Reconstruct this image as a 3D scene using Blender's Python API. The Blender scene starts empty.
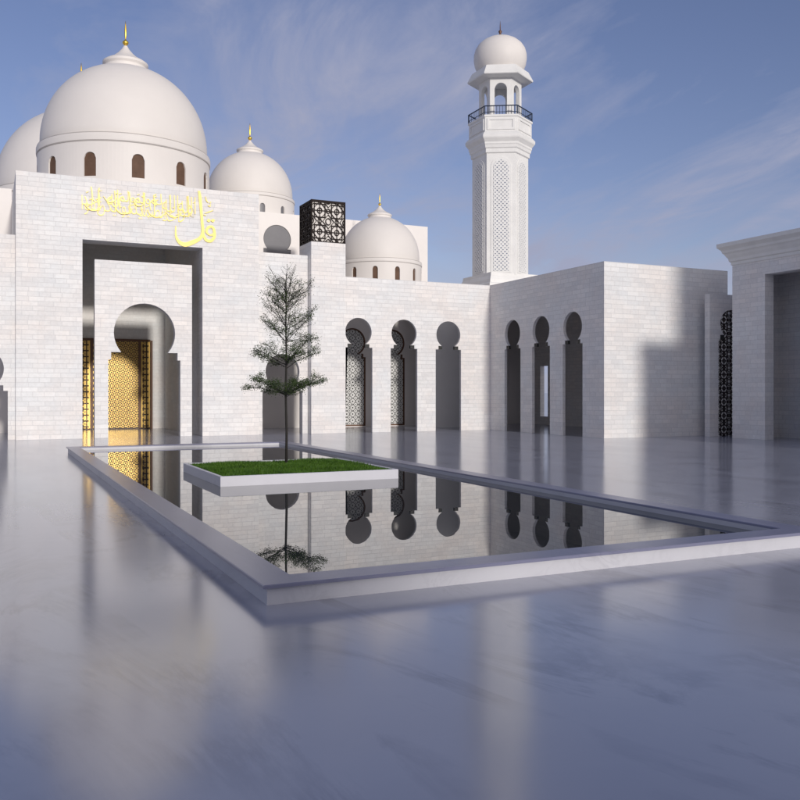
import bpy, bmesh, math, random
import numpy as np
from mathutils import Vector, Matrix

random.seed(7)
rng = np.random.default_rng(7)
SC = bpy.context.scene
COL = SC.collection
PI = math.pi
R = math.radians

# ---------------------------------------------------------------- tagging
def tag(o, label=None, cat=None, group=None, kind=None):
    if label: o['label'] = label
    if cat: o['category'] = cat
    if group: o['group'] = group
    if kind: o['kind'] = kind
    return o

def thing(name, label, cat, loc=(0, 0, 0), group=None):
    o = bpy.data.objects.new(name, None)
    COL.objects.link(o)
    o.location = loc
    o.empty_display_size = 0.3
    return tag(o, label, cat, group)

def link_mesh(name, me, mat, parent=None):
    """link mesh data given in WORLD coordinates; shifts it into the parent's space"""
    o = bpy.data.objects.new(name, me)
    COL.objects.link(o)
    if mat is not None and not me.materials:
        me.materials.append(mat)
    if parent is not None:
        o.parent = parent
        w = Vector(parent.location)
        p = parent.parent
        while p is not None:
            w += Vector(p.location); p = p.parent
        o.location = -w
    return o

# ---------------------------------------------------------------- mesh collector
class MB:
    def __init__(self):
        self.v = []; self.f = []
    def add(self, vs, fs):
        n = len(self.v)
        self.v += [tuple(p) for p in vs]
        self.f += [tuple(i + n for i in q) for q in fs]
        return self
    def box(self, x0, x1, y0, y1, z0, z1):
        return self.add([(x0,y0,z0),(x1,y0,z0),(x1,y1,z0),(x0,y1,z0),(x0,y0,z1),(x1,y0,z1),(x1,y1,z1),(x0,y1,z1)],
                        [(0,3,2,1),(4,5,6,7),(0,1,5,4),(1,2,6,5),(2,3,7,6),(3,0,4,7)])
    def rings(self, rings, cap0=True, cap1=True, close=True):
        n = len(rings[0]); vs = [p for r in rings for p in r]; fs = []
        for i in range(len(rings) - 1):
            for j in range(n if close else n - 1):
                k = (j + 1) % n
                fs.append((i*n+j, i*n+k, (i+1)*n+k, (i+1)*n+j))
        if cap0: fs.append(tuple(reversed(range(n))))
        if cap1: fs.append(tuple((len(rings)-1)*n + j for j in range(n)))
        return self.add(vs, fs)
    def lathe(self, cx, cy, prof, n=64, cap0=False, cap1=False):
        return self.rings([[(cx + r*math.cos(2*PI*j/n), cy + r*math.sin(2*PI*j/n), z) for j in range(n)] for r, z in prof], cap0, cap1)
    def tube(self, pts, radii, n=6, cap=True):
        pts = [Vector(p) for p in pts]; rings = []
        for i, p in enumerate(pts):
            d = (pts[min(i+1, len(pts)-1)] - pts[max(i-1, 0)]).normalized()
            a = d.orthogonal().normalized() if abs(d.z) > .95 else d.cross(Vector((0,0,1))).normalized()
            b = d.cross(a)
            rings.append([p + (a*math.cos(2*PI*j/n) + b*math.sin(2*PI*j/n))*radii[i] for j in range(n)])
        return self.rings(rings, cap, cap)
    def mesh(self, name, smooth=False, ang=None):
        me = bpy.data.meshes.new(name)
        me.from_pydata(self.v, [], self.f)
        bm = bmesh.new(); bm.from_mesh(me)
        bmesh.ops.recalc_face_normals(bm, faces=bm.faces)
        if smooth:
            for f in bm.faces: f.smooth = True
            if ang:
                for e in bm.edges:
                    if len(e.link_faces) == 2 and e.calc_face_angle(0) > R(ang): e.smooth = False
        bm.to_mesh(me); bm.free()
        return me
    def build(self, name, mat, parent=None, smooth=False, ang=None):
        return link_mesh(name, self.mesh(name, smooth, ang), mat, parent)

# flat outline with holes, extruded; (u, v) plane placed in the world by a function
def outline_mesh(name, loops, t, place):
    cu = bpy.data.curves.new('outline', 'CURVE')
    cu.dimensions = '2D'; cu.fill_mode = 'BOTH'; cu.extrude = t / 2
    for lp in loops:
        s = cu.splines.new('POLY'); s.points.add(len(lp) - 1); s.use_cyclic_u = True
        for p, q in zip(s.points, lp): p.co = (q[0], q[1], 0, 1)
    ob = bpy.data.objects.new('outline', cu); COL.objects.link(ob)
    dg = bpy.context.evaluated_depsgraph_get(); dg.update()
    me = bpy.data.meshes.new_from_object(ob.evaluated_get(dg))
    bpy.data.objects.remove(ob); bpy.data.curves.remove(cu)
    me.name = name
    for v in me.vertices: v.co = place(v.co.x, v.co.y, v.co.z)
    bm = bmesh.new(); bm.from_mesh(me)
    bmesh.ops.remove_doubles(bm, verts=bm.verts, dist=1e-5)
    bmesh.ops.recalc_face_normals(bm, faces=bm.faces)
    for f in bm.faces: f.smooth = False
    bm.to_mesh(me); bm.free()
    return me
def wall_x(name, loops, y0, y1, mat, parent):      # wall running along X, front face at y0
    c = (y0 + y1) / 2
    return link_mesh(name, outline_mesh(name, loops, abs(y1 - y0), lambda u, v, w: (u, c + w, v)), mat, parent)
def wall_y(name, loops, x0, x1, mat, parent):      # wall running along Y
    c = (x0 + x1) / 2
    return link_mesh(name, outline_mesh(name, loops, abs(x1 - x0), lambda u, v, w: (c + w, u, v)), mat, parent)
def prism(name, poly, z0, z1, mat, parent):
    c = (z0 + z1) / 2
    return link_mesh(name, outline_mesh(name, [poly], z1 - z0, lambda u, v, w: (u, v, c + w)), mat, parent)

def keyhole(c, w, w2, r, cz, s1, s2, z0=0.0, n=36):
    """horseshoe arch outline from bottom left round to bottom right"""
    ch = math.sqrt(max(r*r - (cz - s2)**2, 0))
    a0 = math.atan2(s2 - cz, -ch); a0 = a0 + 2*PI if a0 < 0 else a0
    a1 = math.atan2(s2 - cz, ch)
    pts = [(c-w/2, z0), (c-w/2, s1), (c-w2/2, s1), (c-w2/2, s2)]
    pts += [(c + r*math.cos(a0 + (a1-a0)*i/n), cz + r*math.sin(a0 + (a1-a0)*i/n)) for i in range(n + 1)]
    pts += [(c+w2/2, s2), (c+w2/2, s1), (c+w/2, s1), (c+w/2, z0)]
    return pts
def notched(u0, u1, z1, notches, z0=0.0):           # wall outline with openings that reach the floor
    lp = [(u0, z0)]
    for nt in sorted(notches, key=lambda k: k[0][0]): lp += nt
    return lp + [(u1, z0), (u1, z1), (u0, z1)]
def grow_keyhole(k, d): return k

# perforated panel: solid where sdf(u, v) < 0, by marching squares
def panel_mesh(name, sdf, u0, u1, v0, v1, nu, nv, t, place):
    us = np.linspace(u0, u1, nu + 1); vs = np.linspace(v0, v1, nv + 1)
    U, V = np.meshgrid(us, vs, indexing='ij')
    F = sdf(U, V); F = np.where(np.abs(F) < 1e-6, 1e-6, F)
    verts = []; vid = {}; faces = []
    def corner(i, j):
        k = ('c', i, j)
        if k not in vid: vid[k] = len(verts); verts.append((us[i], vs[j]))
        return vid[k]
    def cross(i, j, k2, l):
        a, b = sorted(((i, j), (k2, l))); k = (a, b)
        if k not in vid:
            fa, fb = F[a], F[b]; s = fa / (fa - fb)
            vid[k] = len(verts)
            verts.append((us[a[0]]*(1-s) + us[b[0]]*s, vs[a[1]]*(1-s) + vs[b[1]]*s))
        return vid[k]
    segs = []
    for i in range(nu):
        for j in range(nv):
            cs = [(i, j), (i+1, j), (i+1, j+1), (i, j+1)]
            ins = [F[c] < 0 for c in cs]
            if not any(ins): continue
            poly = []; kinds = []
            for q in range(4):
                a, b = cs[q], cs[(q+1) % 4]
                if ins[q]: poly.append(corner(*a)); kinds.append(0)
                if ins[q] != ins[(q+1) % 4]: poly.append(cross(*a, *b)); kinds.append(1 if ins[q] else 2)
            faces.append(poly)
            for q in range(len(poly)):
                if kinds[q] == 1 and kinds[(q+1) % len(poly)] == 2: segs.append((poly[q], poly[(q+1) % len(poly)]))
    n = len(verts)
    P = [place(u, v, -t/2) for u, v in verts] + [place(u, v, t/2) for u, v in verts]
    Fs = [tuple(p) for p in faces] + [tuple(q + n for q in reversed(p)) for p in faces] + [(a, a + n, b + n, b) for a, b in segs]
    me = bpy.data.meshes.new(name); me.from_pydata([tuple(p) for p in P], [], Fs)
    bm = bmesh.new(); bm.from_mesh(me)
    bmesh.ops.recalc_face_normals(bm, faces=bm.faces); bm.to_mesh(me); bm.free()
    return me

# ---------------------------------------------------------------- materials
def new_mat(name):
    m = bpy.data.materials.new(name); m.use_nodes = True
    nt = m.node_tree; b = nt.nodes['Principled BSDF']
    return m, nt, b
def N(nt, t, **kw):
    n = nt.nodes.new(t)
    for k, v in kw.items(): setattr(n, k, v)
    return n
def ramp(nt, fac, stops):
    r = N(nt, 'ShaderNodeValToRGB')
    e = r.color_ramp.elements
    while len(e) < len(stops): e.new(0.5)
    for x, (p, c) in zip(e, stops): x.position = p; x.color = (*c, 1) if len(c) == 3 else c
    nt.links.new(fac, r.inputs[0]); return r.outputs[0]
def noise(nt, vec, scale, detail=4, rough=.55, dist=0):
    n = N(nt, 'ShaderNodeTexNoise')
    n.inputs['Scale'].default_value = scale; n.inputs['Detail'].default_value = detail
    n.inputs['Roughness'].default_value = rough; n.inputs['Distortion'].default_value = dist
    if vec is not None: nt.links.new(vec, n.inputs['Vector'])
    return n.outputs[0]
def mixc(nt, a, b, fac, mode='MIX'):
    m = N(nt, 'ShaderNodeMix', data_type='RGBA', blend_type=mode)
    for s, v in (('A', a), ('B', b)):
        i = [x for x in m.inputs if x.name == s and x.type == 'RGBA'][0]
        if hasattr(v, 'links'): nt.links.new(v, i)
        else: i.default_value = (*v, 1)
    if hasattr(fac, 'links'): nt.links.new(fac, m.inputs[0])
    else: m.inputs[0].default_value = fac
    return [x for x in m.outputs if x.type == 'RGBA'][0]

def stone_blocks(name, c1, c2, mortar, bw=.62, bh=.2, rough=.6):
    m, nt, b = new_mat(name)
    g = N(nt, 'ShaderNodeNewGeometry'); s = N(nt, 'ShaderNodeSeparateXYZ'); nt.links.new(g.outputs['Position'], s.inputs[0])
    a = N(nt, 'ShaderNodeMath', operation='ADD'); nt.links.new(s.outputs[0], a.inputs[0]); nt.links.new(s.outputs[1], a.inputs[1])
    c = N(nt, 'ShaderNodeCombineXYZ'); nt.links.new(a.outputs[0], c.inputs[0]); nt.links.new(s.outputs[2], c.inputs[1])
    def brick(w, h, off, o=(0,0,0)):
        mp = N(nt, 'ShaderNodeMapping'); mp.inputs['Location'].default_value = o; nt.links.new(c.outputs[0], mp.inputs[0])
        k = N(nt, 'ShaderNodeTexBrick'); k.offset = off; k.offset_frequency = 2; k.squash = .72; k.squash_frequency = 3
        k.inputs['Scale'].default_value = 1; k.inputs['Brick Width'].default_value = w; k.inputs['Row Height'].default_value = h
        k.inputs['Mortar Size'].default_value = .008; k.inputs['Mortar Smooth'].default_value = .3; k.inputs['Bias'].default_value = 0
        k.inputs['Color1'].default_value = (0,0,0,1); k.inputs['Color2'].default_value = (1,1,1,1); k.inputs['Mortar'].default_value = (.5,.5,.5,1)
        nt.links.new(mp.outputs[0], k.inputs['Vector']); return k
    k1 = brick(bw, bh, .43); k2 = brick(bw*3.1, bh*2, .37, (.3, bh, 0))
    tone = N(nt, 'ShaderNodeMath', operation='MULTIPLY_ADD'); tone.inputs[1].default_value = .62
    nt.links.new(k1.outputs['Color'], tone.inputs[0])
    t2 = N(nt, 'ShaderNodeMath', operation='MULTIPLY'); t2.inputs[1].default_value = .38; nt.links.new(k2.outputs['Color'], t2.inputs[0]); nt.links.new(t2.outputs[0], tone.inputs[2])
    base = ramp(nt, tone.outputs[0], [(0, c1), (.55, tuple((x+y)/2 for x, y in zip(c1, c2))), (1, c2)])
    n1 = noise(nt, g.outputs['Position'], .55, 4, .6); n2 = noise(nt, g.outputs['Position'], 9, 5, .65)
    warm = ramp(nt, n1, [(.35, (.96, .985, 1.0)), (.65, (1.0, .965, .94))])
    base = mixc(nt, base, warm, 1, 'MULTIPLY')
    grain = ramp(nt, n2, [(.3, (.92,.92,.92)), (.7, (1.03,1.03,1.03))])
    base = mixc(nt, base, grain, 1, 'MULTIPLY')
    base = mixc(nt, base, mortar, k1.outputs['Fac'])
    nt.links.new(base, b.inputs['Base Color'])
    h = N(nt, 'ShaderNodeMath', operation='SUBTRACT'); nt.links.new(tone.outputs[0], h.inputs[0]); nt.links.new(k1.outputs['Fac'], h.inputs[1])
    h2 = N(nt, 'ShaderNodeMath', operation='MULTIPLY_ADD'); h2.inputs[1].default_value = .5; nt.links.new(n2, h2.inputs[0]); nt.links.new(h.outputs[0], h2.inputs[2])
    bp = N(nt, 'ShaderNodeBump'); bp.inputs['Strength'].default_value = .5; bp.inputs['Distance'].default_value = .014
    nt.links.new(h2.outputs[0], bp.inputs['Height']); nt.links.new(bp.outputs[0], b.inputs['Normal'])
    b.inputs['Roughness'].default_value = rough; b.inputs['Specular IOR Level'].default_value = .3
    return m

def plain(name, col, rough=.6, metal=0, var=.06, scale=2.5, spec=.4, bump=0):
    m, nt, b = new_mat(name)
    g = N(nt, 'ShaderNodeNewGeometry')
    n1 = noise(nt, g.outputs['Position'], scale, 5, .6)
    c = ramp(nt, n1, [(.3, tuple(x*(1-var) for x in col)), (.7, tuple(min(x*(1+var), 1) for x in col))])
    nt.links.new(c, b.inputs['Base Color'])
    b.inputs['Roughness'].default_value = rough; b.inputs['Metallic'].default_value = metal
    b.inputs['Specular IOR Level'].default_value = spec
    if bump:
        n2 = noise(nt, g.outputs['Position'], 30, 4, .6)
        bp = N(nt, 'ShaderNodeBump'); bp.inputs['Strength'].default_value = bump; bp.inputs['Distance'].default_value = .01
        nt.links.new(n2, bp.inputs['Height']); nt.links.new(bp.outputs[0], b.inputs['Normal'])
    return m

def marble(name, col, vein, rough, spec, vscale=.35, coat=0, rvar=.018, ior=1.5):
    m, nt, b = new_mat(name)
    g = N(nt, 'ShaderNodeNewGeometry')
    mp = N(nt, 'ShaderNodeMapping'); mp.inputs['Rotation'].default_value = (0, 0, R(-62)); mp.inputs['Scale'].default_value = (1, .28, 1)
    nt.links.new(g.outputs['Position'], mp.inputs[0])
    n1 = noise(nt, mp.outputs[0], vscale*1.6, 8, .62, 1.4)
    w = ramp(nt, n1, [(.44, (0,0,0)), (.497, (1,1,1)), (.505, (1,1,1)), (.56, (0,0,0))])
    n2 = noise(nt, g.outputs['Position'], .22, 5, .6, .6)
    c = ramp(nt, n2, [(.3, tuple(x*.93 for x in col)), (.7, tuple(min(1, x*1.06) for x in col))])
    n3 = noise(nt, g.outputs['Position'], .9, 3, .5)
    f = N(nt, 'ShaderNodeMath', operation='MULTIPLY'); nt.links.new(w, f.inputs[0]); nt.links.new(ramp(nt, n3, [(.4, (0,0,0)), (.75, (.8,.8,.8))]), f.inputs[1])
    c = mixc(nt, c, vein, f.outputs[0])
    nt.links.new(c, b.inputs['Base Color'])
    rr = ramp(nt, noise(nt, mp.outputs[0], .8, 6, .65), [(.3, (rough - rvar,)*3), (.7, (rough + rvar,)*3)])
    nt.links.new(rr, b.inputs['Roughness'])
    b.inputs['Specular IOR Level'].default_value = spec
    b.inputs['IOR'].default_value = ior
    return m

STONE = stone_blocks('pale_stone_blocks', (.70, .695, .70), (.835, .82, .81), (.60, .595, .60))
INNER = stone_blocks('brightened_inner_stone', (.80, .785, .765), (.88, .865, .845), (.76, .745, .725))  # paler copy of the blocks, standing in for weak bounce light indoors
WHITEIN = plain('brightened_inner_plaster', (.86, .85, .84), .6, var=.02)  # extra pale so shaded surfaces read brighter; light put into the colour
PLASTER = plain('white_plaster', (.715, .68, .65), .55, var=.02, scale=.8)
HALL = plain('cream_plaster', (.78, .745, .72), .6, var=.02, scale=.8)
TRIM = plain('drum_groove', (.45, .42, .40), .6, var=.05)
MINA = plain('minaret_stone', (.74, .735, .72), .55, var=.05, scale=1.6)
FLOOR = marble('polished_marble_paving', (.32, .335, .41), (.14, .145, .195), .145, .5, ior=2.15)
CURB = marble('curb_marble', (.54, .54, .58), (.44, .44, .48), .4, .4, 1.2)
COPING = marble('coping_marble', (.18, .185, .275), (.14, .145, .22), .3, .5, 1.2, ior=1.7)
PLANTER = plain('planter_shade_tinted', (.55, .55, .60), .4, var=.03)  # white toned down to bluish grey, soft shade put into the base colour
GOLD = plain('gold_leaf_finial', (.95, .62, .10), .3, 1, .05)
DOORGOLD = plain('door_gold', (.52, .35, .11), .3, 1, .12, 6)
DOORDARK = plain('door_dark_bronze', (.05, .03, .018), .4, .3)
BRONZE = plain('brown_frame', (.13, .065, .04), .45, .2)
LETTER = plain('gilded_letters', (.80, .63, .17), .4, .1, .03)
DARKLAT = plain('dark_bronze_lattice', (.020, .013, .012), .6, 0, spec=.15)
WHITELAT = plain('pale_lattice', (.72, .72, .71), .5, var=.05)
GLASSDK = plain('dark_glazing', (.03, .032, .035), .12, 0, .2, 3, .6)
WINBR = plain('brown_window_glazing', (.125, .075, .052), .6, 0, .15, 3, .1)
WINGRY = plain('grey_window_glazing', (.15, .148, .16), .3, 0, .05, 2)
BLUEGL = plain('blue_backing_glass', (.16, .20, .32), .25, 0, .08, 3)
RAIL = plain('dark_blue_railing', (.035, .05, .085), .4, .4)
BLACK = plain('black_capital', (.02, .02, .02), .5)
SOIL = plain('soil', (.05, .035, .02), .9)
BARK = plain('bark', (.022, .02, .018), .85, bump=.4)

def leafy(name, cols, rough=.55):
    m, nt, b = new_mat(name)
    g = N(nt, 'ShaderNodeNewGeometry')
    c = ramp(nt, g.outputs['Random Per Island'], [(0, cols[0]), (.5, cols[1]), (1, cols[2])])
    c = mixc(nt, c, ramp(nt, noise(nt, g.outputs['Position'], 2.2, 5, .65), [(.35, (.62,.66,.55)), (.65, (1.1,1.05,1.0))]), 1, 'MULTIPLY')
    nt.links.new(c, b.inputs['Base Color']); b.inputs['Roughness'].default_value = rough
    b.inputs['Specular IOR Level'].default_value = .3
    return m
GRASS = leafy('grass_blades', [(.03, .09, .004), (.055, .14, .008), (.09, .18, .015)])
LEAF = leafy('small_leaves', [(.024, .05, .010), (.042, .082, .018), (.08, .125, .035)])

def water_mat():
    m, nt, b = new_mat('still_water')
    b.inputs['Base Color'].default_value = (.025, .03, .035, 1)
    b.inputs['Roughness'].default_value = .004
    b.inputs['IOR'].default_value = 2.3
    g = N(nt, 'ShaderNodeNewGeometry')
    n = noise(nt, g.outputs['Position'], 1.3, 2, .5)
    bp = N(nt, 'ShaderNodeBump'); bp.inputs['Strength'].default_value = .015; bp.inputs['Distance'].default_value = .02
    nt.links.new(n, bp.inputs['Height']); nt.links.new(bp.outputs[0], b.inputs['Normal'])
    return m
WATER = water_mat()

# ---------------------------------------------------------------- lattice patterns
def ring(d, r, w): return np.abs(d - r) - w
def rosette_sdf(P, w):
    def f(u, v):
        a = (u / P - np.floor(u / P)) * 2 - 1; b = (v / P - np.floor(v / P)) * 2 - 1
        aa, bb = np.abs(a), np.abs(b); r = np.hypot(a, b); mx = np.maximum(aa, bb); dm = aa + bb
        L = [aa - w*.8, bb - w*.8, ring(mx, .62, w), ring(dm, .88, w*1.05), ring(r, .26, w*.9), ring(dm, 1.34, w),
             ring(np.hypot(aa - 1, bb - 1), .30, w), ring(np.hypot(aa - 1, bb), .2, w*.9), ring(np.hypot(aa, bb - 1), .2, w*.9)]
        return np.minimum.reduce(L)
    return f
def star_sdf(P, w):
    def f(u, v):
        a = (u / P - np.floor(u / P)) * 2 - 1; b = (v / P - np.floor(v / P)) * 2 - 1
        aa, bb = np.abs(a), np.abs(b); r = np.hypot(a, b); mx = np.maximum(aa, bb); dm = (aa + bb) / 1.414
        oct_ = np.maximum(mx, dm); star = np.minimum(mx, dm)
        ca = np.hypot(aa - 1, bb - 1)
        holes = np.minimum.reduce([r - .17, ca - .24, ring(star, .52, .075), ring(np.hypot(aa - 1, bb), .2, .07), ring(np.hypot(aa, bb - 1), .2, .07)])
        return -holes - w
    return f
def dots_sdf(P):
    def f(u, v):
        a = (u / P - np.floor(u / P)) * 2 - 1; b = (v / P - np.floor(v / P)) * 2 - 1
        aa, bb = np.abs(a), np.abs(b)
        h = np.minimum.reduce([np.maximum(aa, bb) - .17, np.maximum(np.abs(aa-1), np.abs(bb-1)) - .17, (np.abs(aa-.5) + np.abs(bb-.5)) - .20,
                               np.maximum(np.abs(aa-1) - .09, bb - .22), np.maximum(aa - .22, np.abs(bb-1) - .09)])
        return -h
    return f
def intersect(f, g): return lambda u, v: np.maximum(f(u, v), g(u, v))
def keyhole_sdf(c, w, w2, r, cz, s1, s2, z0=0.0):
    def f(u, v):
        rect = np.maximum(np.abs(u - c) - w/2, np.maximum(z0 - v, v - s1))
        st = np.maximum(np.abs(u - c) - w2/2, np.maximum(s1 - .02 - v, v - s2))
        ci = np.hypot(u - c, v - cz) - r
        return np.minimum(np.minimum(rect, st), ci)
    return f
def framed(f, inner, w):         # solid frame of width w just inside an opening
    return lambda u, v: np.maximum(np.minimum(f(u, v), -inner(u, v) - w), inner(u, v))

# ---------------------------------------------------------------- ground
g = MB(); g.add([(-900,-500,0),(900,-500,0),(900,1600,0),(-900,1600,0)], [(0,1,2,3)])
tag(g.build('paved_ground', FLOOR), kind='structure')

# ---------------------------------------------------------------- drum + dome
def arch_h(x, hw, sill, head):                     # round headed opening height at offset x
    sp = head - hw
    return sp + math.sqrt(max(hw*hw - x*x, 0))
def make_dome(parent, cx, cy, rd, zb, zc, zc2, r, stilt, cap_r, cap_h, fin_h, win, nwin=12, hw=.25, wmat=WINBR, label=None, first=0.0):
    """drum rd from zb to zc, cornice zc..zc2, dome of radius r, cap and gilded finial"""
    d = MB(); prof = [(r*.985, zc2 - .02), (r*1.0, zc2 + stilt*.5)]
    hgt = r + stilt
    for i in range(1, 29):
        a = (PI/2) * i / 29
        prof.append((r*math.cos(a)**.97 * (1 + .012*math.sin(2*a)), zc2 + stilt*.5 + (hgt - stilt*.5)*math.sin(a)))
    prof.append((.02, zc2 + hgt))
    d.lathe(cx, cy, prof, 96, False, True)
    dome = d.build('dome', PLASTER, parent, True)
    if label: dome['label'] = label
    sill, head = win
    hwa = hw / rd; dep = .09
    mb = MB(); pane_list = []
    nw = 8
    for k in range(nwin):
        ac = 2*PI*k/nwin - PI/2 + first
        nxt = ac + 2*PI/nwin
        def P(a, rr, z): return (cx + rr*math.cos(a), cy + rr*math.sin(a), z)
        # plain wall between openings
        m = 9
        for i in range(m):
            a0 = ac + hwa + (nxt - ac - 2*hwa)*i/m; a1 = ac + hwa + (nxt - ac - 2*hwa)*(i+1)/m
            mb.add([P(a0,rd,zb), P(a1,rd,zb), P(a1,rd,zc), P(a0,rd,zc)], [(0,1,2,3)])
        pane = MB()
        for i in range(nw):
            x0 = -hw + 2*hw*i/nw; x1 = -hw + 2*hw*(i+1)/nw
            a0, a1 = ac + x0/rd, ac + x1/rd
            h0, h1 = arch_h(x0, hw, sill, head), arch_h(x1, hw, sill, head)
            mb.add([P(a0,rd,h0), P(a1,rd,h1), P(a1,rd,zc), P(a0,rd,zc)], [(0,1,2,3)])
            mb.add([P(a0,rd,zb), P(a1,rd,zb), P(a1,rd,sill), P(a0,rd,sill)], [(0,1,2,3)])
            mb.add([P(a0,rd,h0), P(a1,rd,h1), P(a1,rd-dep,h1), P(a0,rd-dep,h0)], [(0,1,2,3)])
            mb.add([P(a0,rd,sill), P(a1,rd,sill), P(a1,rd-dep,sill), P(a0,rd-dep,sill)], [(0,1,2,3)])
            pane.add([P(a0,rd-dep+.02,sill), P(a1,rd-dep+.02,sill), P(a1,rd-dep+.02,h1), P(a0,rd-dep+.02,h0)], [(0,1,2,3)])
        for s in (-1, 1):
            a = ac + s*hwa; h = head - hw
            mb.add([P(a,rd,sill), P(a,rd,h), P(a,rd-dep,h), P(a,rd-dep,sill)], [(0,1,2,3)])
        a0, a1 = ac - hwa, ac + hwa
        pane_list.append(pane)
    drum = mb.build('drum', PLASTER, dome, True, 40)
    for pn in pane_list: pn.build('window', wmat, dome)
    c = MB(); e = .03*rd/4
    c.lathe(cx, cy, [(rd - .02, zc), (rd + e*1.3, zc), (rd + e*1.5, zc + .03), (rd + e*1.5, zc2 - .07), (rd + e*.9, zc2 - .04), (rd + e*.9, zc2), (r*.98, zc2 + .004)], 96)
    c.build('cornice', PLASTER, dome, True, 30)
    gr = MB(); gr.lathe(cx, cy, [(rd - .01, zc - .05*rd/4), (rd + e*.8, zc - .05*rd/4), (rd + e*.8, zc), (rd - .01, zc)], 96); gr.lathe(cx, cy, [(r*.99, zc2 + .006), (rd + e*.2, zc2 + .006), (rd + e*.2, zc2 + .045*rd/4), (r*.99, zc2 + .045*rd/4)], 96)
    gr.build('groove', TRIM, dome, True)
    zt = zc2 + hgt - (r - math.sqrt(r*r - cap_r*cap_r))*(hgt/r) - .02*cap_r
    cp = MB(); h = cap_h
    cp.lathe(cx, cy, [(cap_r*.99, zt - .12*cap_r), (cap_r*.97, zt + .16*h), (cap_r*1.04, zt + .24*h), (cap_r*1.04, zt + .32*h), (cap_r*.86, zt + .42*h),
                      (cap_r*.60, zt + .53*h), (cap_r*.36, zt + .70*h), (cap_r*.17, zt + .88*h), (cap_r*.09, zt + h)], 48, False, True)
    cp.build('cap', PLASTER, dome, True, 35)
    fb = MB(); z = zt + h - .02; q = fin_h
    fb.lathe(cx, cy, [(.03*q, z), (.05*q, z + .05*q), (.10*q, z + .10*q), (.12*q, z + .15*q), (.10*q, z + .20*q), (.035*q, z + .25*q), (.02*q, z + .30*q),
                      (.042*q, z + .45*q), (.04*q, z + .65*q), (.02*q, z + .85*q), (.005*q, z + q)], 20, True, True)
    fb.build('finial', GOLD, dome, True)
    return dome

# ================================================================ MOSQUE
XC = 6.2
mosque = thing('mosque', 'large white mosque with tall stone portal, gold inscription and white domes', 'mosque', (XC, 39.4, 0))
FX0, FX1, FH = 1.02, 11.38, 11.2
PX0, PX1, PH = 3.63, 8.76, 8.53
wall_x('portal_front', [notched(FX0, FX1, FH, [[(PX0, 0), (PX0, PH), (PX1, PH), (PX1, 0)]])], 39.4, 40.5, STONE, mosque)
pf = MB()
pf.box(FX0, PX0, 40.5, 49.0, 0, FH); pf.box(PX1, FX1, 40.5, 49.0, 0, FH)
pf.box(PX0, PX1, 40.5, 48.7, 10.5, FH - .3); pf.box(PX0, PX1, 48.7, 49.1, 0, 10.5)
pf.build('vestibule', INNER, mosque)
wall_x('portal_screen', [notched(4.15, 8.33, 7.74, [keyhole(6.26, 3.10, 2.86, 1.32, 4.60, 3.42, 3.75, n=26)])], 39.62, 40.0, STONE, mosque)
# gilded door: frame, leaf, two border strips
DX0, DX1, DZ, DY = 4.32, 8.02, 4.80, 48.62
door = MB(); door.box(DX0, DX1, DY, 48.72, 0, DZ)
dr = door.build('door', DOORDARK, mosque)
fr = MB()
for x0, x1, z0, z1 in ((DX0-.06, DX0+.06, 0, DZ), (DX1-.06, DX1+.06, 0, DZ), (DX0+.06, DX1-.06, DZ-.07, DZ+.05)):
    fr.box(x0, x1, DY-.06, DY, z0, z1)
for x in (DX0+.62, DX1-.62): fr.box(x-.06, x+.06, DY-.05, DY, .05, DZ-.07)
fr.build('door_frame', BRONZE, dr)
def leaf_sdf(P):
    def f(u, v):
        a = (u / P - np.floor(u / P)) * 2 - 1; b = (v / P - np.floor(v / P)) * 2 - 1
        aa, bb = np.abs(a), np.abs(b)
        r = np.hypot(a, b); ca = np.hypot(aa - 1, bb - 1)
        return -np.minimum.reduce([r - .34, ca - .34, ring(r, .66, .12), ring(ca, .66, .12)])
    return f
me = panel_mesh('door_leaf', leaf_sdf(.29), DX0+.69, DX1-.69, .08, DZ-.08, 150, 290, .04, lambda u, v, w: (u, DY - .02 + w, v))
link_mesh('door_leaf', me, DOORGOLD, dr)
def border_sdf(c):
    def f(u, v):
        s = .62; b = (v / s - np.floor(v / s)) * 2 - 1; a = (u - c) / .20
        k = np.abs(b)
        zig = np.minimum(np.maximum(np.abs(a - .28) - .16, -1), np.maximum(np.abs(k - .5) - .12, np.abs(a) - .85))
        x = np.minimum(zig, np.maximum(np.abs(a + .62) - .16, np.abs(k - .5) - .42))
        x = np.minimum(x, np.maximum(np.abs(a + .1) - .1, k - .2))
        return -x
    return f
for x0, c in ((DX0+.08, DX0+.31), (DX1-.54, DX1-.31)):
    me = panel_mesh('door_border', border_sdf(c), x0, x0+.46, .08, DZ-.08, 34, 340, .04, lambda u, v, w: (u, DY - .02 + w, v))
    link_mesh('door_border', me, DOORGOLD, dr)

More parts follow.
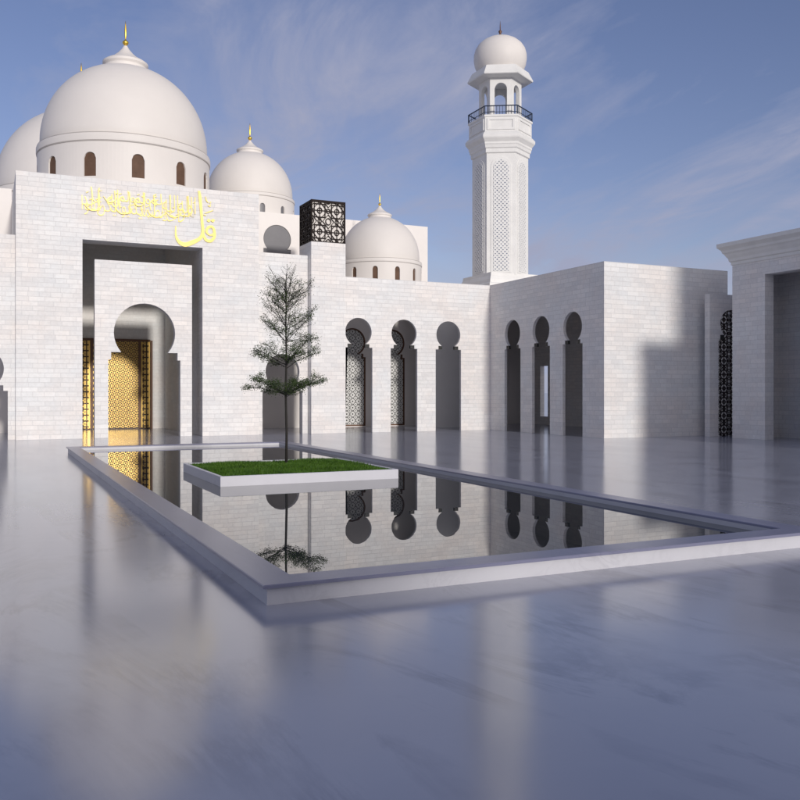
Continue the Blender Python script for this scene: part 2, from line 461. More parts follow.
# prayer hall behind: cream body, front wall with keyhole windows
HX0, HX1, HY, HH = -11.4, 23.8, 46.4, 11.9
prism('hall_body', [(HX0, 46.8), (FX0, 46.8), (FX0, 49.1), (FX1, 49.1), (FX1, 46.8), (HX1, 46.8), (HX1, 80), (HX0, 80)], 0, HH, HALL, mosque)
def upper_win(c): 
    return keyhole(c, 1.58, 1.58, .79, 10.46, 9.69, 9.92, 9.69)
lat_c = (18.95, 21.46)
def lat_key(c): return keyhole(c, 1.62, 1.34, .80, 4.88, 4.02, 4.22, 0.04)
wr = [[(FX1, 0), (HX1, 0), (HX1, HH), (FX1, HH)], upper_win(14.45)] + [lat_key(c) for c in lat_c]
wall_x('hall_wall', wr, HY, 46.8, HALL, mosque)
mir = lambda k: [(2*XC - x, z) for x, z in reversed(k)]
wall_x('hall_wall', [[(HX0, 0), (FX0, 0), (FX0, HH), (HX0, HH)], mir(upper_win(14.45))], HY, 46.8, HALL, mosque)
for c in (14.45, 2*XC - 14.45):
    wall_x('window', [keyhole(c, 1.55, 1.55, .77, 10.46, 9.71, 9.9, 9.71)], 46.43, 46.49, WINGRY, mosque)
lat_me = None
for c in lat_c:
    kf = keyhole_sdf(c, 1.62, 1.34, .80, 4.88, 4.02, 4.22, 0.04)
    if lat_me is None:
        c0 = c
        inn = keyhole_sdf(c, 1.46, 1.18, .72, 4.88, 3.94, 4.22, .12)
        lat_me = panel_mesh('lattice_panel', intersect(star_sdf(.365, .0), kf), c-.84, c+.84, 0, 5.74, 96, 330, .05, lambda u, v, w: (u, HY + .10 + w, v))
        frm_me = panel_mesh('lattice_frame', lambda u, v: np.maximum(kf(u, v), -inn(u, v)), c-.84, c+.84, 0, 5.74, 60, 205, .12, lambda u, v, w: (u, HY + .07 + w, v))
        back_me = outline_mesh('backing', [keyhole(c, 1.6, 1.3, .79, 4.88, 4.02, 4.22, .05)], .03, lambda u, v, w: (u, HY + .3 + w, v))
    lw = link_mesh('lattice_window', lat_me, WHITELAT, mosque)
    lw.location.x += c - c0
    for nm, me, mt in (('frame', frm_me, BRONZE), ('glazing', back_me, GLASSDK)):
        o = bpy.data.objects.new(nm, me); COL.objects.link(o); o.parent = lw
        if not me.materials: me.materials.append(mt)

# lower stone side walls with a horseshoe doorway each
SX1, SH = 13.92, 8.58
dk = keyhole(12.66, 1.98, 1.64, .84, 2.97, 2.05, 2.28)
for k, (a, b) in ((dk, (FX1, SX1)), (mir(dk), (2*XC - SX1, FX0))):
    wall_x('side_wall', [notched(a, b, SH, [k])], 39.80, 40.1, STONE, mosque)
for a, c in ((FX1, SX1), (2*XC-SX1, FX0)):
    rs = MB(); rs.box(a, c, 40.1, 44.6, 7.9, 8.2); rs.build('side_roof', PLASTER, mosque)  # stops short of the hall, unseen gap admits skylight

make_dome(mosque, 6.2, 45.2, 4.10, 10.9, 13.45, 13.78, 3.98, .42, 1.05, 1.30, 1.28, (11.8, 12.9), 12, .285,
          label='big white dome with brown arched windows right above the portal')
make_dome(mosque, 6.2, 68.2, 6.05, 11.0, 15.65, 16.1, 5.85, .75, 1.6, 1.8, 2.15, (13.3, 14.8), 12, .37,
          label='largest white dome, behind the portal dome on the left')
make_dome(mosque, 13.72, 49.35, 2.56, 11.7, 12.92, 13.08, 2.45, .36, .74, .85, 1.05, (11.95, 12.48), 12, .155, WINGRY,
          label='medium white dome standing on the hall roof right of the portal')

# ---------------------------------------------------------------- inscription on the portal
FORMS = {'ا': (0xFE8D, 0xFE8E, None, None), 'ل': (0xFEDD, 0xFEDE, 0xFEDF, 0xFEE0), 'ه': (0xFEE9, 0xFEEA, 0xFEEB, 0xFEEC), 'و': (0xFEED, 0xFEEE, None, None),
         'ح': (0xFEA1, 0xFEA2, 0xFEA3, 0xFEA4), 'د': (0xFEA9, 0xFEAA, None, None), 'ص': (0xFEB9, 0xFEBA, 0xFEBB, 0xFEBC), 'م': (0xFEE1, 0xFEE2, 0xFEE3, 0xFEE4),
         'ي': (0xFEF1, 0xFEF2, 0xFEF3, 0xFEF4), 'ك': (0xFED9, 0xFEDA, 0xFEDB, 0xFEDC), 'ن': (0xFEE5, 0xFEE6, 0xFEE7, 0xFEE8), 'ف': (0xFED1, 0xFED2, 0xFED3, 0xFED4),
         'أ': (0xFE83, 0xFE84, None, None)}
def shape_ar(w):
    out = []
    for i, ch in enumerate(w):
        if ch == ' ': out.append(' '); continue
        f = FORMS[ch]
        pj = i > 0 and w[i-1] != ' ' and FORMS[w[i-1]][2] is not None
        nj = f[2] is not None and i + 1 < len(w) and w[i+1] != ' '
        out.append(chr(f[3] if pj and nj else f[1] if pj else f[2] if nj else f[0]))
    return ''.join(reversed(out))
def text_mesh(body, x0, x1, z0, z1, y, t, bold=-.018):
    cu = bpy.data.curves.new('text', 'FONT'); cu.body = body; cu.size = 1; cu.extrude = .02; cu.offset = bold; cu.resolution_u = 3
    ob = bpy.data.objects.new('text', cu); COL.objects.link(ob)
    dg = bpy.context.evaluated_depsgraph_get(); dg.update()
    me = bpy.data.meshes.new_from_object(ob.evaluated_get(dg))
    bpy.data.objects.remove(ob); bpy.data.curves.remove(cu)
    co = np.array([v.co[:] for v in me.vertices]); lo, hi = co.min(0), co.max(0)
    sx = (x1 - x0) / (hi[0] - lo[0]); sz = (z1 - z0) / (hi[1] - lo[1])
    fs = [tuple(p.vertices) for p in me.polygons]
    vs = [(x0 + (c[0]-lo[0])*sx, y + c[2]/.02*t/2, z0 + (c[1]-lo[1])*sz) for c in co]
    bpy.data.meshes.remove(me)
    return vs, fs
ins = MB()
# two interlaced rows of words, read from the right: lower row then the word above it
lower = [('هو', 7.72, 8.42), ('أحد', 6.98, 7.80), ('الصمد', 5.98, 7.10), ('يلد', 5.42, 6.10), ('يولد', 4.86, 5.56), ('يكن', 4.22, 5.00), ('كفوا', 3.60, 4.40)]
upper = [('الله', 7.66, 8.44), ('الله', 6.98, 7.66), ('لم', 6.42, 6.94), ('ولم', 5.76, 6.44), ('ولم', 5.10, 5.80), ('له', 4.62, 5.10), ('أحد', 3.60, 4.44)]
for i, (w, a, b) in enumerate(lower): ins.add(*text_mesh(shape_ar(w), a, b, 9.60, 10.42, 39.388 - .002*(i % 2), .03))
for i, (w, a, b) in enumerate(upper): ins.add(*text_mesh(shape_ar(w), a, b, 10.02, 10.78, 39.383 - .002*(i % 2), .03))
RIB = [0]
def ribbon(mb, pts, ws, y=39.376, t=.04, n=8):
    RIB[0] += 1; y -= .0011*(RIB[0] % 23)
    # smooth variable-width pen stroke in the facade plane
    P = [Vector((p[0], p[1], 0)) for p in pts]; out = []; wd = []
    for i in range(len(P) - 1):
        p0, p1, p2, p3 = P[max(i-1,0)], P[i], P[i+1], P[min(i+2, len(P)-1)]
        for k in range(n + (i == len(P) - 2)):
            s = k / n
            out.append(.5*((2*p1) + (p2-p0)*s + (2*p0-5*p1+4*p2-p3)*s*s + (3*p1-p0-3*p2+p3)*s**3)); wd.append(ws[i]*(1-s) + ws[i+1]*s)
    rings = []
    for i, p in enumerate(out):
        d = out[min(i+1, len(out)-1)] - out[max(i-1, 0)]; d.normalize(); nrm = Vector((-d.y, d.x, 0)) * wd[i] / 2
        a, b = p + nrm, p - nrm
        rings.append([(a.x, y-t/2, a.y), (b.x, y-t/2, b.y), (b.x, y+t/2, b.y), (a.x, y+t/2, a.y)])
    mb.rings(rings)
def mk(px, py):       # letter sketch (tenths of a pixel on a 1:22 drawing of the facade) to metres
    return (7.55 + (px - 350)/232.0, 8.52 + (655 - py + (px - 350)*.055)/217.0)
ribbon(ins, [mk(*p) for p in ((592,112),(603,180),(614,300),(625,420),(632,520),(600,578),(530,615),(450,640),(390,618),(355,560),(352,460))], [.10,.13,.12,.12,.14,.15,.19,.20,.15,.09,.03])
ribbon(ins, [mk(*p) for p in ((700,545),(670,510),(690,468),(730,462),(752,500),(752,560),(715,600),(665,590),(632,530))], [.06,.10,.12,.11,.12,.13,.14,.13,.10])
ribbon(ins, [mk(*p) for p in ((700,545),(735,540),(752,520))], [.06,.09,.09])
for cx_, cy_ in ((694, 400), (738, 400)):
    ribbon(ins, [mk(cx_-20, cy_+4), mk(cx_, cy_), mk(cx_+20, cy_-4)], [.02, .17, .02])
for pts in (((660,165),(668,200),(690,228)), ((685,250),(705,262),(712,240)), ((650,330),(690,318),(740,300)), ((640,345),(665,352)), ((715,215),(708,232))):
    ribbon(ins, [mk(*p) for p in pts], [.02, .05, .02][:len(pts)] if len(pts) == 3 else [.03, .04])
# tall uprights and swept strokes threaded through the band
for x, z0, z1, l in ((3.98,9.95,10.8,.05),(4.30,9.75,10.78,-.03),(4.95,9.8,10.72,.02),(5.55,9.85,10.74,.04),(6.20,9.9,10.76,0),(6.60,9.75,10.7,.03),(7.30,9.9,10.76,.02),(8.10,9.85,10.8,.03)):
    ribbon(ins, [(x, z1), (x + l, (z0+z1)/2), (x + l*.5, z0)], [.045, .04, .02], n=4)
for x, z, s in ((4.05,9.86,1),(4.75,10.28,.8),(5.3,9.82,1),(5.95,10.22,.7),(6.7,9.8,1.1),(7.45,9.86,1)):
    ribbon(ins, [(x+.42*s, z+.22), (x+.2*s, z-.02), (x-.1*s, z-.05), (x-.34*s, z+.16)], [.015, .045, .05, .015], n=6)
for i in range(26):
    x, z = 3.75 + 4.6*rng.random(), 9.75 + .95*rng.random()
    ribbon(ins, [(x, z), (x+.05, z+.035), (x+.10, z+.05)], [.02, .035, .015], n=3)
ins.build('inscription', LETTER, mosque)

# ---------------------------------------------------------------- lattice crowned pillars
pil_lat = None
def pillar(x0, x1, lab):
    global pil_lat
    y0, y1 = 39.33, 41.08
    t = thing('lattice_pillar', lab, 'pillar', ((x0+x1)/2, (y0+y1)/2, 0), 'lattice topped pillars of the mosque')
    b = MB(); b.box(x0, x1, y0, y1, 0, 9.2); b.build('shaft', STONE, t)
    b = MB(); b.box(x0+.075, x1-.075, y0+.075, y1-.075, 9.2, 11.1); b.build('core', PLASTER, t)
    cx, cy = (x0+x1)/2, (y0+y1)/2; w = x1 - x0
    fl = rosette_sdf(w/2, .042)
    def f(u, v):
        return np.minimum(fl(u + w/2, (v - 9.2)*w/2.02), np.minimum(w/2 - np.abs(u), np.minimum(v - 9.2, 11.22 - v)) - .05)
    if pil_lat is None:
        pil_lat = panel_mesh('lattice_panel', f, -w/2, w/2, 9.2, 11.22, 132, 150, .05, lambda u, v, q: (u, q, v))
        pil_lat.materials.append(DARKLAT)
    for a, px, py in ((0, cx, y0+.035), (PI, cx, y1-.035), (PI/2, x1-.035, cy), (-PI/2, x0+.035, cy)):
        o = bpy.data.objects.new('lattice_panel', pil_lat); COL.objects.link(o); o.parent = t
        o.location = (px - cx, py - cy, 0); o.rotation_euler = (0, 0, a)
    b = MB(); b.box(x0+.02, x1-.02, y0+.02, y1-.02, 11.12, 11.2); b.build('lid', DARKLAT, t)
pillar(13.93, 15.69, 'square stone pillar right of the portal, topped by a black lattice box')
pillar(2*XC-15.69, 2*XC-13.93, 'matching square stone pillar beyond the left end of the portal wall')

# ---------------------------------------------------------------- arcade to the right of the portal
arcade = thing('arcade', 'low pale stone arcade with three horseshoe arches and a small dome on its roof', 'arcade', (19.8, 39.4, 0))
AX0, AX1, AH = 15.69, 23.9, 7.62
KW = dict(w=1.48, w2=1.16, r=.70, cz=4.94, s1=4.18, s2=4.36)
ac = (16.40, 18.88, 21.41)
wall_x('arcade_wall', [notched(AX0, 24.05, AH, [keyhole(c, **KW) for c in ac])], 39.4, 39.55, STONE, arcade)
prism('roof', [(SX1, 39.55), (21.75, 39.55), (21.75, 43.0), (24.05, 43.0), (24.05, 46.4), (21.9, 46.4), (21.9, 45.25), (SX1, 45.25)], 7.05, 7.3, PLASTER, arcade)  # unseen gaps left open to let skylight in behind the arches
b = MB(); b.box(21.9, 24.2, 43.0, 43.3, 0, 7.05); b.build('partition', WHITEIN, arcade)
def capitals_x(cs, y, par):
    for c in cs:
        for s in (-1, 1):
            b = MB(); b.box(min(c+s*.36, c+s*.577), max(c+s*.36, c+s*.577), y+.02, y+.13, 4.19, 4.357); b.build('capital', BLACK, par)
capitals_x(ac, 39.4, arcade)
make_dome(arcade, 19.12, 42.95, 2.26, 7.2, 8.75, 8.92, 2.14, .40, .63, .72, .72, (7.8, 8.5), 12, .14, WINBR,
          label='small white dome behind the arcade parapet')

# ---------------------------------------------------------------- side wing at right angles
wing = thing('side_wing', 'pale stone wing with three horseshoe arches in its shaded side and a blank sunlit end', 'building', (27.4, 30.0, 0))
WX0, WX1, WY0, WY1, WH = 23.9, 31.05, 30.0, 39.4, 7.62
bc = (32.24, 34.73, 37.23)
wall_y('arched_wall', [notched(WY0, 39.4, WH, [keyhole(c, **KW) for c in bc])], WX0, WX0+.15, STONE, wing)
b = MB(); b.box(WX0+.15, WX1, WY0, WY0+.3, 0, WH); b.build('end_wall', STONE, wing)
wall_y('outer_wall', [notched(WY0+.3, 46.8, WH, []), [(43.95, .5), (44.75, .5), (44.75, 3.6), (43.95, 3.6)]], WX1-.3, WX1, STONE, wing)
b = MB(); b.box(24.2, WX1-.3, 46.4, 46.8, 0, WH); b.build('back_wall', PLASTER, wing)
b = MB(); b.box(24.05, WX1-.31, WY0+.3, 46.4, 7.05, 7.3); b.build('roof', PLASTER, wing)
for c in bc:
    for s in (-1, 1):
        b = MB(); b.box(WX0+.02, WX0+.13, min(c+s*.36, c+s*.577), max(c+s*.36, c+s*.577), 4.19, 4.357); b.build('capital', BLACK, wing)

# ---------------------------------------------------------------- lattice wall between wing and gate house
lw = thing('lattice_wall', 'narrow lower stone wall with a dark lattice horseshoe window beside the gatehouse', 'wall', (30.4, 29.2, 0))
LC = 30.42
wall_x('stone_wall', [notched(29.14, 33.6, 6.4, [keyhole(LC, w=1.5, w2=1.3, r=.64, cz=5.08, s1=4.36, s2=4.58)])], 29.2, 29.5, STONE, lw)
kf = keyhole_sdf(LC, 1.5, 1.3, .64, 5.08, 4.36, 4.58)
me = panel_mesh('lattice_panel', intersect(rosette_sdf(.62, .06), kf), LC-.8, LC+.8, 0, 5.82, 128, 460, .02, lambda u, v, q: (u, 29.275 + q, v))
link_mesh('lattice_panel', me, DARKLAT, lw)
wall_x('backing', [keyhole(LC, w=1.56, w2=1.36, r=.67, cz=5.08, s1=4.39, s2=4.61)], 29.292, 29.36, WHITEIN, lw)  # pale sheet added so the lattice holes read bright
b = MB(); b.box(LC-.64, LC-.40, 29.21, 29.255, 4.37, 4.57); b.build('capital', BLACK, lw)

# ---------------------------------------------------------------- gate house on the right
def rect_ring(x0, x1, y0, y1, o, z): return [(x0-o, y0-o, z), (x1+o, y0-o, z), (x1+o, y1+o, z), (x0-o, y1+o, z)]
gate = thing('gatehouse', 'stone gatehouse at the right edge with deep square opening and heavy moulded cornice', 'gatehouse', (29.2, 25.1, 0))
GX0, GX1, GY0, GY1 = 29.2, 35.0, 22.2, 27.95
wall_y('front_wall', [notched(GY0, GY1, 7.5, [[(23.95, 0), (23.95, 6.9), (26.2, 6.9), (26.2, 0)]])], GX0, GX0+.5, STONE, gate)
b = MB(); b.box(GX0+.5, GX1, GY1-.5, GY1, 0, 7.5); b.box(GX0+.5, GX1, GY0, GY0+.5, 0, 7.5); b.box(GX0+2.2, GX0+2.6, GY0+.5, GY1-.5, 0, 7.5); b.box(GX0+.5, GX0+2.2, GY0+.5, GY1-.5, 7.1, 7.5)
b.build('inner_walls', STONE, gate)
b = MB()
prof = [(.0,7.5),(.04,7.5),(.04,7.62),(.10,7.66),(.12,7.78),(.20,7.90),(.24,7.98),(.30,8.04),(.32,8.14),(.42,8.24),(.46,8.28),(.46,8.44),(-.5,8.44)]
b.rings([rect_ring(GX0, GX1, GY0, GY1, o, z) for o, z in prof]); b.build('cornice', MINA, gate)

# unseen blocks beside and behind the viewpoint, added to cast the court's shadows
pv = thing('shadow_blocks', 'unseen plain stone blocks, one taller, added right of the court to cast shadows', 'building', (30.0, 15.8, 0))
b = MB(); b.box(26.35, 34.0, 14.6, 17.0, 0, 7.05); b.build('low_block', STONE, pv)
b = MB(); b.rings([rect_ring(26.35, 34.0, 14.6, 17.0, o, z) for o, z in ((0,7.05),(.08,7.09),(.1,7.25),(-.3,7.25))]); b.build('parapet', MINA, pv)
b = MB(); b.box(28.5, 34.0, 10.0, 14.6, 0, 12.2); b.build('tall_block', STONE, pv)
rear = thing('rear_shadow_range', 'unseen long stone range with a taller left block behind the viewpoint, shaped to cast shadow', 'building', (6.2, -30, 0))
b = MB(); b.box(4.9, 30, -34, -30, 0, 7.6); b.build('low_wall', STONE, rear)
b = MB(); b.box(-26, 4.9, -34.5, -29.5, 0, 11.0); b.build('tall_block', STONE, rear)

# ---------------------------------------------------------------- minaret
MXc, MYc = 27.3, 43.85
mina = thing('minaret', 'tall hexagonal white minaret with lattice panels, balcony and onion dome', 'minaret', (MXc, MYc, 0))
def hexring(Rr, z, rot=0.0):
    return [(MXc + Rr*math.cos(PI/3*k + PI/2 + rot), MYc + Rr*math.sin(PI/3*k + PI/2 + rot), z) for k in range(6)]
S0 = 1.88
b = MB()
b.rings([rect_ring(MXc-S0, MXc+S0, MYc-S0, MYc+S0, o, z) for o, z in ((-.15,7.3),(.0,7.3),(.0,7.95),(-.06,8.02),(-.06,8.14),(-.14,8.22),(-.16,8.4),(-.26,8.62),(-.28,8.8))])
b.build('plinth', MINA, mina)
RS = 1.64
b = MB(); b.rings([hexring(RS, 8.75), hexring(RS, 15.8)]); b.build('shaft', MINA, mina)
# long pierced panel on each face
ap = RS*math.cos(PI/6)
def long_arch(hw, z0, z1): return lambda u, v: np.maximum(np.abs(u) - hw, np.maximum(z0 - v, np.where(v > z1 - hw, np.hypot(u, v - (z1 - hw)) - hw, -1)))
la = long_arch(.44, 8.95, 15.35)
fl = star_sdf(.29, .0)
big = long_arch(.50, 8.9, 15.42)
lat = panel_mesh('lattice_panel', lambda u, v: np.maximum(la(u, v), dots_sdf(.44)(u, v - 8.95)), -.47, .47, 8.9, 15.4, 62, 420, .05, lambda u, v, q: (u, q, v))
lat.materials.append(WHITELAT)
arcp = [(-.44, 8.95), (.44, 8.95)] + [(.44*math.cos(a), 14.91 + .44*math.sin(a)) for a in [PI*i/20 for i in range(21)]]
bk = outline_mesh('backing', [arcp], .012, lambda u, v, q: (u, q, v)); bk.materials.append(BLUEGL)
pz = outline_mesh('panel_surround', [[(-.58, 8.85), (.58, 8.85)] + [(.58*math.cos(a), 14.93 + .58*math.sin(a)) for a in [PI*i/20 for i in range(21)]], arcp], .03, lambda u, v, q: (u, q, v)); pz.materials.append(MINA)
for k in range(6):
    a = PI/3*k           # outward normal angle of the face
    o = bpy.data.objects.new('lattice_panel', lat); COL.objects.link(o); o.parent = mina
    o.location = ((ap + .028)*math.cos(a), (ap + .028)*math.sin(a), 0); o.rotation_euler = (0, 0, a + PI/2)
    for nm, me, off in (('backing', bk, -.02), ('surround', pz, -.012)):
        q = bpy.data.objects.new(nm, me); COL.objects.link(q); q.parent = o; q.location = (0, -off, 0)
b = MB()
b.rings([hexring(r_, z_) for r_, z_ in ((1.66,15.72),(1.73,15.76),(1.73,15.98),(1.79,16.03),(1.82,16.18),(1.86,16.24),(1.86,16.34),(1.96,16.46),(2.03,16.54),(2.05,16.60),(2.05,16.72),(1.95,16.84),(1.86,16.92))])
b.build('cornice', MINA, mina)
b = MB(); b.rings([hexring(1.84, 16.92), hexring(1.84, 17.74), hexring(1.90, 17.78), hexring(1.90, 17.88), hexring(1.2, 17.88)]); b.build('parapet', MINA, mina)
# raised rectangular frames on the parapet faces
ap2 = 1.84*math.cos(PI/6)
pfm = outline_mesh('parapet_frame', [[(-.80, 17.02), (.80, 17.02), (.80, 17.68), (-.80, 17.68)], [(-.66, 17.12), (.66, 17.12), (.66, 17.58), (-.66, 17.58)]], .05, lambda u, v, q: (u, q, v)); pfm.materials.append(MINA)
for k in range(6):
    a = PI/3*k
    o = bpy.data.objects.new('parapet_frame', pfm); COL.objects.link(o); o.parent = mina
    o.location = ((ap2 + .02)*math.cos(a), (ap2 + .02)*math.sin(a), 0); o.rotation_euler = (0, 0, a + PI/2)
b = MB(); hr = hexring(1.86, 0)
for k in range(6):
    p, q = Vector(hr[k]), Vector(hr[(k+1) % 6])
    for z, rr in ((18.38, .035), (18.02, .02)):
        b.tube([p + Vector((0,0,z)), q + Vector((0,0,z))], [rr, rr], 5)
    for i in range(11):
        w = p.lerp(q, i/11); rr = .035 if i == 0 else .014
        b.tube([w + Vector((0,0,17.86)), w + Vector((0,0,18.40))], [rr, rr], 4)
b.build('railing', RAIL, mina)
# open pavilion: six piers, arched heads, eave
RP = 1.25
pr_ = hexring(RP, 0)
sl = RP
pan = outline_mesh('arch_panel', [[(-sl/2+.01, 17.88), (-.355, 17.88), (-.355, 19.52)] + [(-.355*math.cos(PI*i/14), 19.52 + .36*math.sin(PI*i/14)) for i in range(1, 14)] + [(.355, 19.52), (.355, 17.88), (sl/2-.01, 17.88), (sl/2-.01, 20.2), (-sl/2+.01, 20.2)]],
                   .22, lambda u, v, q: (u, q, v)); pan.materials.append(MINA)
for k in range(6):
    a = PI/3*k; ar = RP*math.cos(PI/6) - .11
    o = bpy.data.objects.new('arched_opening', pan); COL.objects.link(o); o.parent = mina
    o.location = (ar*math.cos(a), ar*math.sin(a), 0); o.rotation_euler = (0, 0, a + PI/2)
b = MB(); b.rings([hexring(1.1, 20.16), hexring(1.40, 20.18), hexring(1.90, 20.22), hexring(1.93, 20.26), hexring(1.93, 20.30), hexring(1.66, 20.80), hexring(1.60, 20.83), hexring(1.1, 20.84)])
b.build('eave', MINA, mina)
b = MB(); b.lathe(MXc, MYc, [(1.30,20.85),(1.40,21.0),(1.50,21.25),(1.555,21.55),(1.55,21.85),(1.47,22.15),(1.30,22.42),(1.05,22.64),(.75,22.80),(.45,22.90),(.22,22.96),(.1,23.0)], 64, False, True)
b.build('dome', PLASTER, mina, True)
b = MB(); b.lathe(MXc, MYc, [(.24,22.96),(.22,23.02),(.10,23.08),(.05,23.16),(.10,23.24),(.10,23.3),(.03,23.36),(.025,23.62),(.005,23.9)], 16, True, True)
b.build('finial', BRONZE, mina, True)

# ---------------------------------------------------------------- reflecting pool
pool = thing('reflecting_pool', 'long rectangular reflecting pool with low marble curb in the courtyard', 'pool', (6.05, 19.2, 0))
X0, X1, Y0, Y1 = 2.36, 9.80, 7.90, 30.5
CW = .40
b = MB()
b.box(X0, X1, Y0, Y0+CW-.06, 0, .165); b.box(X0, X1, Y1-CW+.06, Y1, 0, .165)
b.box(X0, X0+CW-.06, Y0+CW-.06, Y1-CW+.06, 0, .165); b.box(X1-CW+.06, X1, Y0+CW-.06, Y1-CW+.06, 0, .165)
b.build('curb', CURB, pool)
b = MB(); o = .05; e = .008
def loop_prof(mb, prof):
    rings = [rect_ring(X0, X1, Y0, Y1, d, z) for d, z in prof]
    n = len(rings)
    mb.rings(rings + [rings[0]], False, False)
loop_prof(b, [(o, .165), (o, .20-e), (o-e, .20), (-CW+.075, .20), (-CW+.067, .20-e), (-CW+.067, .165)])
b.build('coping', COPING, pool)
b = MB(); b.add([(X0+.2, Y0+.2, .1), (X1-.2, Y0+.2, .1), (X1-.2, Y1-.2, .1), (X0+.2, Y1-.2, .1)], [(0,1,2,3)])
tag(b.build('water', WATER), kind='structure')

# planter island, lawn and tree
QX0, QX1, QY0, QY1, QZ = 4.20, 8.14, 17.28, 20.95, .305
pl = thing('planter_box', 'low square white planter standing in the reflecting pool', 'planter', ((QX0+QX1)/2, (QY0+QY1)/2, .05))
b = MB(); T = .07
rings = [rect_ring(QX0, QX1, QY0, QY1, d, z) for d, z in ((0, .02), (0, QZ-.01), (-.01, QZ), (-T+.01, QZ), (-T, QZ-.01), (-T, .10))]
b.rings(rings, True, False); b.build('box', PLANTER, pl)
b = MB(); b.add([(QX0+T, QY0+T, .255), (QX1-T, QY0+T, .255), (QX1-T, QY1-T, .255), (QX0+T, QY1-T, .255)], [(0,1,2,3)]); b.build('soil', SOIL, pl)
n = 34000
px = QX0+T+.02 + (QX1-QX0-2*T-.04)*rng.random(n); py = QY0+T+.02 + (QY1-QY0-2*T-.04)*rng.random(n)
hh = (.05 + .06*rng.random(n)) * (.8 + .35*np.sin(px*3.1+1)*np.sin(py*2.7)); an = rng.random(n)*2*PI; wd = .006 + .005*rng.random(n)
lean = .35*hh; la_ = rng.random(n)*2*PI
V = np.empty((n, 3, 3))
V[:,0] = np.stack([px - wd*np.cos(an), py - wd*np.sin(an), np.full(n, .255)], 1)
V[:,1] = np.stack([px + wd*np.cos(an), py + wd*np.sin(an), np.full(n, .255)], 1)
V[:,2] = np.stack([np.clip(px + lean*np.cos(la_), QX0+T, QX1-T), np.clip(py + lean*np.sin(la_), QY0+T, QY1-T), .255 + hh], 1)
me = bpy.data.meshes.new('grass'); me.from_pydata(V.reshape(-1, 3).tolist(), [], np.arange(3*n).reshape(-1, 3).tolist())
tag(link_mesh('grass', me, GRASS), 'short bright green lawn filling the white planter', 'grass', kind='stuff')

tree = thing('tree', 'slender tiered tree with thin dark trunk growing from the lawn in the planter', 'tree', (6.45, 20.0, .26))
TX, TY = 6.45, 20.0
tb = MB(); leaves = []
tp = [(TX, TY, .2), (TX+.01, TY, 1.0), (TX-.01, TY+.01, 2.0), (TX+.005, TY, 2.8), (TX-.01, TY, 3.6), (TX+.005, TY+.01, 4.3), (TX, TY, 4.85)]
tb.tube(tp, [.036, .031, .028, .025, .019, .012, .005], 8)
def leaf_at(p, size):
    d = Vector(rng.normal(size=3)); d.normalize(); d.z = abs(d.z)*.5
    s = d.cross(Vector(rng.normal(size=3))); s.normalize()
    d = d*size; s = s*size*.33
    leaves.append((p - s*.2, p + d*.5 + s, p + d, p + d*.5 - s))
def twig(p, d, L, r, lv, depth, size):
    pts = [p]; q = p.copy(); dd = d.copy(); k = 5
    for i in range(k):
        dd = (dd + Vector(rng.normal(size=3))*.13 + Vector((0,0,.04))).normalized()
        q = q + dd*(L/k); pts.append(q.copy())
    tb.tube(pts, [max(r, .0016)*(1 - .7*i/k) for i in range(k+1)], 4, False)
    for i in range(1, k+1):
        for _ in range(lv): leaf_at(pts[i] + Vector(rng.normal(size=3))*.035, size*(.7 + .6*rng.random()))
    if depth > 0:
        for i in range(1, k):
            for s in (-1, 1):
                if rng.random() < .85:
                    side = dd.cross(Vector((0,0,1))).normalized()*s
                    nd = (dd*.75 + side*(.65 + .3*rng.random()) + Vector((0,0,.12*rng.normal()))).normalized()
                    twig(pts[i], nd, L*(.42 + .2*rng.random())*(1 - .12*i), r*.5, lv, depth - 1, size)
def trunk_at(z):
    for a, b in zip(tp, tp[1:]):
        if a[2] <= z <= b[2]:
            s = (z - a[2])/(b[2] - a[2]); return Vector(a).lerp(Vector(b), s)
    return Vector(tp[-1])
#        z     n  length rise  leaves depth size
tiers = [(1.93, 9, .92, .34, 3, 2, .030), (2.66, 9, .95, .38, 2, 2, .030), (3.22, 7, .93, .60, 1, 2, .032), (3.54, 6, .95, .80, 1, 2, .030), (3.84, 5, .92, 1.05, 1, 2, .028), (4.08, 5, .90, 1.3, 1, 2, .026), (4.34, 5, .74, 1.6, 1, 1, .028)]
for z, nb, L, rise, lv, dp, sz in tiers:
    a0 = rng.random()*6.28
    for k in range(nb):
        a = a0 + 2*PI*k/nb + rng.normal()*.12
        d = Vector((math.cos(a), math.sin(a), rise*(.85 + .3*rng.random()))).normalized()
        twig(trunk_at(z + .05*rng.normal()), d, L*(.85 + .3*rng.random()), .010, lv, dp, sz)
tb.build('trunk', BARK, tree, True)
lm = MB()
for q in leaves: lm.add(q, [(0,1,2,3)])
me = bpy.data.meshes.new('crown'); me.from_pydata(lm.v, [], lm.f)
link_mesh('crown', me, LEAF, tree)

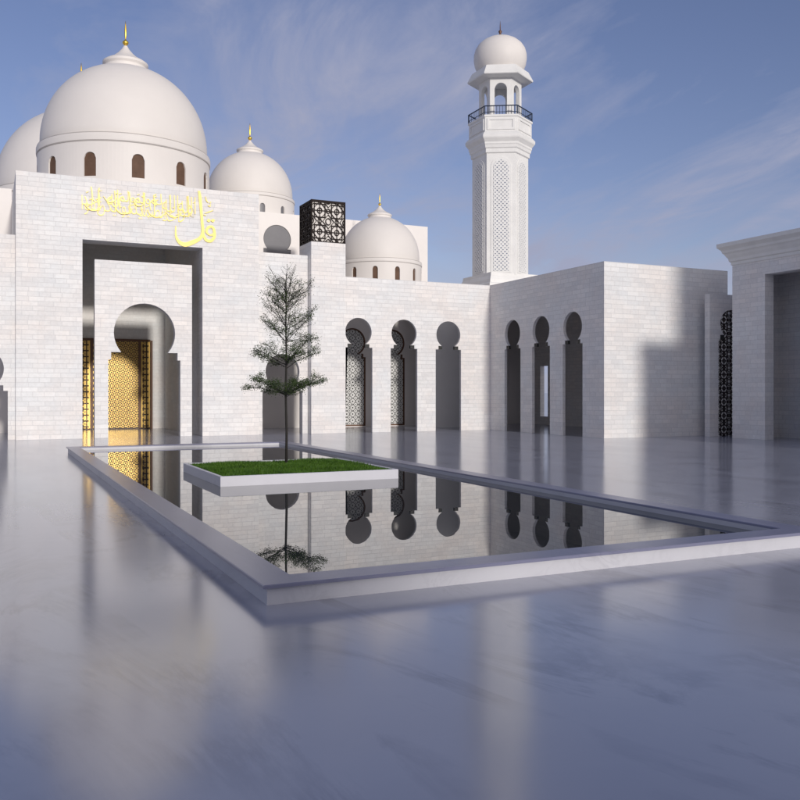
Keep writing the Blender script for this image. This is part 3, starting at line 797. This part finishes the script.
# ---------------------------------------------------------------- light and sky
SUN = Vector((.03, -1.0, .235)).normalized()
el = math.asin(SUN.z)
ld = bpy.data.lights.new('sun', 'SUN'); ld.energy = 2.45; ld.angle = R(3.8); ld.color = (1, .945, .88)
lo = bpy.data.objects.new('sun', ld); COL.objects.link(lo)
lo.rotation_euler = SUN.to_track_quat('Z', 'Y').to_euler()
lo.location = (20, -60, 30)
w = bpy.data.worlds.new('World'); SC.world = w; w.use_nodes = True
nt = w.node_tree; bg = nt.nodes['Background']
sky = N(nt, 'ShaderNodeTexSky', sky_type='NISHITA', sun_disc=False, sun_elevation=el, sun_rotation=math.atan2(SUN.x, SUN.y), air_density=1.0, dust_density=.6, ozone_density=2.0)
tc = N(nt, 'ShaderNodeTexCoord'); sp = N(nt, 'ShaderNodeSeparateXYZ'); nt.links.new(tc.outputs['Generated'], sp.inputs[0])
zz = N(nt, 'ShaderNodeMath', operation='MAXIMUM'); zz.inputs[1].default_value = .0; nt.links.new(sp.outputs[2], zz.inputs[0])
za = N(nt, 'ShaderNodeMath', operation='ADD'); za.inputs[1].default_value = .22; nt.links.new(zz.outputs[0], za.inputs[0])
dx = N(nt, 'ShaderNodeMath', operation='DIVIDE'); nt.links.new(sp.outputs[0], dx.inputs[0]); nt.links.new(za.outputs[0], dx.inputs[1])
dy = N(nt, 'ShaderNodeMath', operation='DIVIDE'); nt.links.new(sp.outputs[1], dy.inputs[0]); nt.links.new(za.outputs[0], dy.inputs[1])
cv = N(nt, 'ShaderNodeCombineXYZ'); nt.links.new(dx.outputs[0], cv.inputs[0]); nt.links.new(dy.outputs[0], cv.inputs[1])
mp = N(nt, 'ShaderNodeMapping'); mp.inputs['Rotation'].default_value = (0, 0, R(35)); mp.inputs['Scale'].default_value = (1.0, .55, 1); mp.inputs['Location'].default_value = (3.2, 1.4, 0)
nt.links.new(cv.outputs[0], mp.inputs[0])
c1 = noise(nt, mp.outputs[0], 1.5, 7, .58, .9)
c2 = noise(nt, mp.outputs[0], 3.1, 8, .62, 1.6)
c3 = N(nt, 'ShaderNodeMath', operation='MULTIPLY_ADD'); c3.inputs[1].default_value = .42; nt.links.new(c2, c3.inputs[0]); nt.links.new(c1, c3.inputs[2])
cl = ramp(nt, c3.outputs[0], [(.61, (0,0,0)), (.72, (.30,.30,.30)), (.86, (.95,.95,.95))])
hs = N(nt, 'ShaderNodeVectorMath', operation='MULTIPLY'); hs.inputs[1].default_value = (.97, .80, .95); nt.links.new(sky.outputs[0], hs.inputs[0])
mx = mixc(nt, hs.outputs[0], (3.1, 3.3, 4.5), cl)
# broad bright patch of unseen sky behind the viewpoint, added as fill light
sky_fill = N(nt, 'ShaderNodeMapRange', interpolation_type='SMOOTHSTEP'); sky_fill.inputs[1].default_value = .0; sky_fill.inputs[2].default_value = -.8; sky_fill.inputs[3].default_value = 0; sky_fill.inputs[4].default_value = .75
vd = N(nt, 'ShaderNodeVectorMath', operation='DOT_PRODUCT'); vd.inputs[1].default_value = (-.36, .933, 0)
nt.links.new(tc.outputs['Generated'], vd.inputs[0]); nt.links.new(vd.outputs['Value'], sky_fill.inputs[0])
# pale haze low over the horizon
hz = N(nt, 'ShaderNodeMapRange', interpolation_type='SMOOTHSTEP'); hz.inputs[1].default_value = .16; hz.inputs[2].default_value = .0; hz.inputs[3].default_value = 0; hz.inputs[4].default_value = .85
nt.links.new(sp.outputs[2], hz.inputs[0])
mx = mixc(nt, mx, (3.2, 3.6, 4.9), hz.outputs[0])
mx = mixc(nt, mx, (7.6, 7.2, 7.1), sky_fill.outputs[0])
nt.links.new(mx, bg.inputs[0]); bg.inputs[1].default_value = .115

# ---------------------------------------------------------------- camera
cd = bpy.data.cameras.new('camera'); co = bpy.data.objects.new('camera', cd); COL.objects.link(co)
co.location = (0, 0, 2.0); co.rotation_euler = (R(90), 0, -0.442119)
cd.sensor_width = 36; cd.lens = 869.3/800*36; cd.shift_y = -.01; cd.clip_end = 5000; cd.clip_start = .1
SC.camera = co
SC.view_settings.view_transform = 'Standard'; SC.view_settings.look = 'None'
SC.view_settings.exposure = 0; SC.view_settings.gamma = 1
